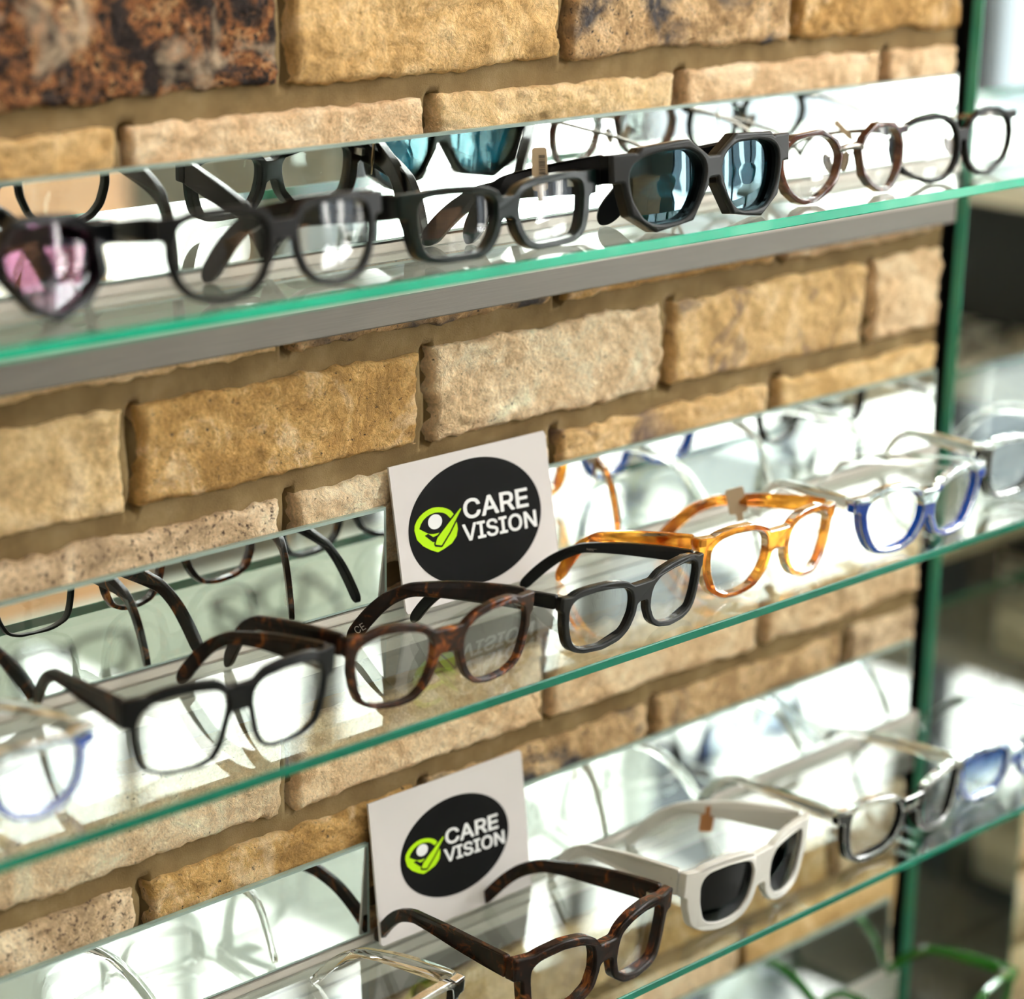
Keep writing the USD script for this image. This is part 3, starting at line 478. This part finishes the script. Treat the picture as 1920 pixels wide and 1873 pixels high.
spectacles('G6', 'black panto glasses with nose pads at the right end of the top shelf', (.0036, .0034, .0034, .0036), .0052, SATIN, GUNM, LENS, hs=(.0040, .0030, .0026, .0034), tt=.0022, facet=.0014, end=(.006, .0), pads=True, bridge=(.58, .78))
# second shelf
spectacles('H0', 'pale blue crystal glasses cut off at the left end of the second shelf', (.0045, .0036, .0040, .0045), .0056, ICE, ICE, LENS, back=BLUE, split=.25, hs=(.011, .009, .007, .008), end=(.010, .0), clear_top=.0040)
g, q = spectacles('H1', 'black glasses with a heavy brow and thin lower rims on the second shelf', (.0062, .0018, .0024, .0026), .0042, SATIN, TORTD, LENS, W=.0680, hs=(.0165, .0125, .0075, .0085), end=(.0165, -.0015), bridge=(.62, .98))
g, q = spectacles('H2', 'brown tortoiseshell glasses in front of the white card on the second shelf', (.0050, .0026, .0044, .0042), .0054, TORT, TORTD, LENS, W=.0680, hs=(.0135, .0125, .0085, .0095), end=(.012, .0005), bridge=(.56, .90))
H2 = g
g, q = spectacles('H3', 'matte black rectangular glasses right of the tortoiseshell pair on the second shelf', (.0042, .0033, .0034, .0040), .0062, GREYM, SATIN, LENS, back=BLACK, split=.35, W=.0655, hs=(.0090, .0085, .0062, .0075), end=(.0085, -.0002), bridge=(.60, .93))
H3 = g
g, q = spectacles('H4', 'translucent amber glasses with a kraft tag', (.0048, .0036, .0046, .0062), .0066, AMBER, AMBER, LENS, W=.0665, hs=(.0110, .0100, .0070, .0085), end=(.0095, -.0005), bridge=(.58, .92), smooth=2)
add_tag(g, (.0325, .0655, .0375), (.0130, .0185), KRAFT, tilt=-14, yaw=-32, hang=False, bars=False)
spectacles('H5', 'clear crystal glasses with bright blue backing near the right end of the second shelf', (.0052, .0036, .0050, .0062), .0068, ICE, CRYS, LENS, back=BLUE, split=.14, hs=(.0100, .0090, .0065, .0075), end=(.0105, -.001), bridge=(.56, .90), clear_top=.0045)
spectacles('H6', 'clear and black glasses cut off at the right end of the second shelf', (.0050, .0040, .0050, .0055), .0066, CRYS, CRYS, LENS, back=BLACK, split=.10, hs=(.0105, .0095, .0070, .0080), end=(.0110, .0), clear_top=.0030)
# third shelf
spectacles('I0', 'clear crystal glasses with black backing at the bottom edge of the picture', (.0050, .0040, .0050, .0055), .0066, CRYS, CRYS, LENS, back=BLACK, split=.10, hs=(.0110, .0100, .0065, .0070), end=(.0110, .0), clear_top=.0010)
spectacles('I1', 'thick dark tortoiseshell square glasses on the third shelf', (.0062, .0050, .0054, .0064), .0080, TORTD, TORTD, LENS, back=TORT, split=.3, hs=(.0150, .0130, .0085, .0085), tt=.0042, end=(.0150, -.001), bridge=(.52, .84), r0=.0014)
g, q = spectacles('I2', 'white wraparound sunglasses with black lenses on the third shelf', (.0062, .0056, .0062, .0100), .0060, WHITE, WHITE, DARKL, W=.0680, hs=(.0190, .0165, .0085, .0085), tt=.0034, end=(.0180, -.003), bridge=(.42, 1.02), rivets=.004, category='sunglasses', name='sunglasses', lens_name='dark_lens', inset=.25)
add_tag(g, (.0408, .0775, .0285), (.0100, .0135), RUST, tilt=4, yaw=-38, hang=True, bars=False)
spectacles('I3', 'clear and black rectangular glasses right of the white sunglasses on the third shelf', (.0050, .0042, .0050, .0055), .0066, CRYS, CRYS, LENS, back=BLACK, split=.10, hs=(.0105, .0095, .0070, .0080), end=(.0105, .0), bridge=(.56, .88), smooth=2, clear_top=.0030)
spectacles('I4', 'blue crystal glasses with blue gradient lenses at the right end of the third shelf', (.0045, .0036, .0045, .0050), .0060, ICE, ICE, BLUEL, back=BLUE, split=.25, hs=(.0100, .0090, .0065, .0075), end=(.0105, .0), clear_top=.0030)
spectacles('J1', 'green glasses on the lowest shelf in the bottom right corner', (.0045, .0036, .0040, .0045), .0056, GREEN, GREEN, LENS, hs=(.0100, .0090, .0065, .0075), end=(.0100, .0))

# lettering on two temples
def on_temple(g, text, h, hx, hy, tip, zc, s, side, matl, tilt=0., nm='lettering', off=.0022):
    m = meshkit.text_mesh(text, h, .00008); e = np.array(tip)-[hx, hy]; e /= np.linalg.norm(e); nn = np.array([-e[1], e[0]])*side
    v = m.vertices; ct, st = math.cos(tilt), math.sin(tilt); u, w = v[:, 0]*ct-v[:, 1]*st, v[:, 0]*st+v[:, 1]*ct
    xy = np.array([hx, hy])+(s-u)[:, None]*e+nn*(off+v[:, 2:3]); m.vertices = np.stack([xy[:, 0], xy[:, 1], zc+w], 1); fixn(m); obj(nm, m, matl, g)

on_temple(H2, 'CE', .0044, .0662, .0125, (.0072, .1042), .0062, .1035, 1, GREYINK, tilt=.62, off=.0022)
on_temple(H3, 'HANDMADE IN ITALY', .0016, .0637, .0120, (.0156, .1144), .0310, .0700, 1, GREYINK, tilt=0., off=-.0002)

# ------------------------------------------------------------------ the two cards
def card(row, x0, y0, W, H, lean, disc, sc, label):
    z = SH[row][0]+.0002; a = math.radians(lean); R = np.array([[1, 0, 0], [0, math.cos(a), math.sin(a)], [0, -math.sin(a), math.cos(a)]])
    g = thing('logo_card', M4(R, (x0, y0, z)), label=label, category='card')
    obj('card_board', bevel_extrude(sbox(0, 0, W, H), 0, .0016, .0002, .0002, .004), PAPER, g, smooth=30)
    cu, cv, A, B = disc
    th = np.linspace(0, 2*np.pi, 121)[:-1]; el = Polygon(np.stack([cu+A*np.cos(th), cv+B*np.sin(th)], 1))
    flat = lambda pg, y, d=.00025: bevel_extrude(pg, -y-d, -y, .00002, .00002, .0006)
    dk = obj('logo_disc', flat(el, 0), LOGOBLACK, g, smooth=30, label='black round logo with a lime eye and the words CARE VISION')
    f = lambda pts: [(cu+(u*1e-4-.0675)*sc[0], cv+(v*1e-4-.047)*sc[1]) for u, v in pts]
    spl = lambda pts: Polygon(f(pts)).buffer(0).buffer(.0006).buffer(-.0006)
    shield = spl([[143, 510], [150, 540], [171, 567], [200, 590], [233, 606], [275, 619], [314, 624], [360, 620], [400, 610], [432, 597], [461, 580], [485, 551], [493, 520], [504, 491], [505, 451], [488, 408], [442, 370], [377, 350], [317, 337], [264, 360], [201, 399], [156, 448]])
    almond = spl([[184, 512], [202, 540], [226, 562], [258, 578], [291, 587], [330, 590], [361, 586], [395, 577], [420, 564], [453, 531], [470, 505], [430, 490], [389, 470], [350, 458], [300, 458], [265, 465], [234, 481]])
    tick = unary_union([LineString(f([[226, 452], [290, 410]])).buffer(.0013), Polygon(f([[268, 420], [318, 408], [420, 470], [548, 572], [470, 500], [390, 450], [335, 392], [300, 386]])).buffer(0).buffer(.0004)]).buffer(.0003)
    arm = Polygon(f([[310, 392], [352, 380], [430, 448], [548, 572], [420, 486], [330, 424]])).buffer(0).buffer(.0007).buffer(-.0002)
    short = Polygon(f([[222, 462], [252, 470], [292, 440], [330, 446], [300, 408], [284, 408]])).buffer(0)
    green = unary_union([shield.difference(almond).difference(arm.buffer(.0013)).difference(short), arm])
    obj('eye_mark', flat(green, .0003), LIME, dk)
    c = f([[322, 533]])[0]; obj('pupil', flat(Point(0, 0).buffer(1, 32), .0003) if 0 else flat(Polygon([(c[0]+.0059*sc[0]*math.cos(q_), c[1]+.0047*sc[1]*math.sin(q_)) for q_ in th]), .0003), LOGOWHITE, dk)
    for word, (u, v), wid, hgt in (('CARE', (571, 502), .0572, .0123), ('VISION', (545, 361), .0655, .0108)):
        m = meshkit.text_mesh(word, .01, .00025, bold=True); lo, hi = m.bounds; p0 = f([[u, v]])[0]; s0 = wid*sc[0]/(hi[0]-lo[0]); s1 = hgt*sc[1]/.0103; rot = math.radians(-2.3)
        vv = m.vertices; uu, ww = (vv[:, 0]-lo[0])*s0, vv[:, 1]*s1
        m.vertices = np.stack([p0[0]+uu, -.0003-vv[:, 2], p0[1]+ww+uu*math.tan(rot)], 1); fixn(m); obj('lettering', m, LOGOWHITE, dk)
card(2, .190, -.0205, .1370, .0940, 11, (.0675, .0470, .0580, .0405), (1., 1.), 'white card with a round black logo leaning on the second shelf behind the tortoiseshell glasses')
card(3, .173, -.0178, .1375, .0975, 8, (.0712, .0490, .0488, .0335), (.84, .83), 'white card with a smaller round black logo leaning on the third shelf')

# ------------------------------------------------------------------ the shop around: only seen in mirrors and lenses
WHITEP = plain('painted_plaster', (.78, .76, .72), .8)
CREAM = plain('cream_laminate', (.80, .76, .64), .3)
SAGE = plain('pale_table_top', (.36, .38, .32), .7, specular_ior_level=.2)
DARK = plain('dark_navy_laminate', (.012, .018, .022), .4)
WOOD = mottled('oak', [(.35, (.26, .13, .05)), (.65, (.42, .23, .10))], scale=3., rough=.5, stretch=(1, 1, 12))
FLOORM = plain('pale_floor', (.22, .225, .20), .5)
GREYWALL = plain('warm_grey_plaster', (.42, .38, .33), .8)
SAGEWALL = plain('sage_wall', (.34, .36, .31), .8)
PAVING2 = plain('pale_render', (.78, .76, .72), .9)
DARKGLASS = plain('dark_shop_glass', (.05, .06, .07), .15)
PAVING = plain('street_paving', (.27, .27, .26), .9)
X0, X1, Y0, ZF, ZC = -1.9, 2.6, -4.6, -1.5, 2.7
obj('floor', bx(X0-.1, X1+.1, Y0-.1, .24, ZF-.1, ZF), FLOORM, kind='structure')
obj('ceiling', bx(X0-.1, X1+.1, Y0-.1, .24, ZC, ZC+.1), WHITEP, kind='structure')
obj('wall_left', bx(X0-.1, X0, Y0, .0, ZF, ZC), GREYWALL, kind='structure')
WY0, WY1, WZ0, WZ1, WYM, WZM = -4.5, -.45, -1.35, 2.55, -2.95, 1.22       # shop window in the right-hand wall, and the high window beside it
obj('wall_right', cat([bx(X1, X1+.12, Y0, WY0, ZF, ZC), bx(X1, X1+.12, WY1, .0, ZF, ZC), bx(X1, X1+.12, WYM, WY1, ZF, WZ0), bx(X1, X1+.12, WY0, WY1, WZ1, ZC), bx(X1, X1+.12, WY0, WYM, ZF, WZM)]), SAGEWALL, kind='structure')
obj('wall_front', bx(X0, X1, Y0-.12, Y0, ZF, ZC), GREYWALL, kind='structure')
def window(name, along, a0, a1, b0, b1, at, nm):
    g = thing(name, kind='structure'); L = (lambda p0, p1, z0, z1, d=.05: bx(at, at+d, p0, p1, z0, z1)) if along == 'y' else (lambda p0, p1, z0, z1, d=.05: bx(p0, p1, at-d, at, z0, z1))
    obj('window_frame', cat([L(a0, a1, b0, b0+.05), L(a0, a1, b1-.05, b1), L(a0, a0+.05, b0+.05, b1-.05), L(a1-.05, a1, b0+.05, b1-.05)]), DARK, g)
    xs = np.linspace(a0+.05, a1-.05, nm+1)
    for x in xs[1:-1]: obj('mullion', L(x-.025, x+.025, b0+.05, b1-.05), DARK, g)
    for i in range(nm): obj('pane', L(xs[i]+.025*(i > 0), xs[i+1]-.025*(i < nm-1), b0+.05, b1-.05, .008), LENS, g)
window('window_1', 'y', WYM, WY1, WZ0, WZ1, X1+.03, 3)
window('window_2', 'y', WY0, WYM, WZM, WZ1, X1+.03, 2)
obj('pavement', bx(X1+.13, 14, Y0-.13, 6, -1.75, -1.65), PAVING, label='pale paving outside the right-hand shop window', category='pavement')
t = thing('building', M4(t=(9.5, -4, -1.6499)), label='pale building across the street, glimpsed in lenses and mirrors', category='building')
obj('facade', bx(0, .5, -11, 9, 0, 9.4), PAVING2, t)
for i in range(7): [obj('window', bx(-.03, 0, -10+i*2.7, -8.6+i*2.7, zw, zw+1.6), DARKGLASS, t) for zw in (2.9, 5.6)]; obj('shop_front', bx(-.03, 0, -10.1+i*2.7, -8.2+i*2.7, .2, 2.3), DARKGLASS, t)
# display table and side unit
t = thing('display_table', M4(t=(.62, -.68, ZF)), label='pale display table facing the shelves, seen in the low mirrors', category='table')
obj('table_top', bx(-.92, .92, -.27, .28, .86, .895), SAGE, t)
for sx in (-1, 1):
    for sy in (-1, 1): obj('leg', bx(sx*.86-.03, sx*.86+.03, sy*.22-.03, sy*.22+.03, 0, .86), DARK, t)
t = thing('side_cabinet', M4(t=(1.84, -.62, ZF)), label='dark cabinet with thick cream shelves, seen in the tall mirror', category='cabinet')
obj('cabinet_back', bx(-.03, .01, -.42, .42, 0, 1.24), DARK, t)
for zt in (.42, .715, 1.015, 1.25): obj('shelf_board', bx(-.28, -.03, -.42, .42, zt-.03, zt), CREAM, t)
t = thing('wall_cupboard', M4(t=(1.7, -3.3, ZF)), label='oak cupboard across the shop, reflected in the top mirror', category='cupboard')
obj('carcass', bx(-.45, .45, -.22, .20, 0, 1.36), WOOD, t)
for sx in (-1, 1): obj('door', bx(min(sx*.44, 0)+.004, max(sx*.44, 0)-.004, .20, .222, .05, 1.33), WOOD, t)
for i, (lx, ly) in enumerate(((-.6, -1.6), (.9, -1.6), (-.6, -3.2), (.9, -3.2))):
    g = thing('ceiling_light', M4(t=(lx, ly, ZC)), label=f"square flush ceiling light panel {('left, nearer the shelves', 'right, nearer the shelves', 'left, far from the shelves', 'right, far from the shelves')[i]}", category='ceiling light', group='ceiling light panels')
    obj('light_frame', cat([bx(-.32, .32, -.32, -.30, -.03, 0), bx(-.32, .32, .30, .32, -.03, 0), bx(-.32, -.30, -.30, .30, -.03, 0), bx(.30, .32, -.30, .30, -.03, 0)]), METAL, g)
    obj('diffuser', bx(-.30, .30, -.30, .30, -.022, -.012), mat('light_diffuser', {'e': ('emission', {'color': (1., .95, .88), 'strength': 12.})}, surface='e.emission'), g)
# spectacles lying on the table and in the side cabinet: copies of the black pair
for i, (x, y, z, yaw, lab) in enumerate(((.42, -.74, ZF+.895, 4, 'black glasses at the left end of the display table'), (.66, -.76, ZF+.895, -5, 'black glasses second from the left on the display table'), (.90, -.74, ZF+.895, 3, 'black glasses third from the left on the display table'),
                                         (1.14, -.76, ZF+.895, -2, 'black glasses at the right end of the display table'), (1.64, -.60, ZF+1.015, 70, 'black glasses on the upper cream shelf of the side cabinet'), (1.66, -.55, ZF+.715, 80, 'black glasses on the middle cream shelf of the side cabinet'), (1.70, -.50, ZF+1.25, 75, 'black glasses on top of the side cabinet'))):
    a = math.radians(yaw); r = thing('eyeglasses', M4(np.array([[math.cos(a), -math.sin(a), 0], [math.sin(a), math.cos(a), 0], [0, 0, 1]]), (x, y, z+.0003)), label=lab, category='glasses')
    r.GetReferences().AddInternalReference(H3.GetPath()); r.SetInstanceable(True)
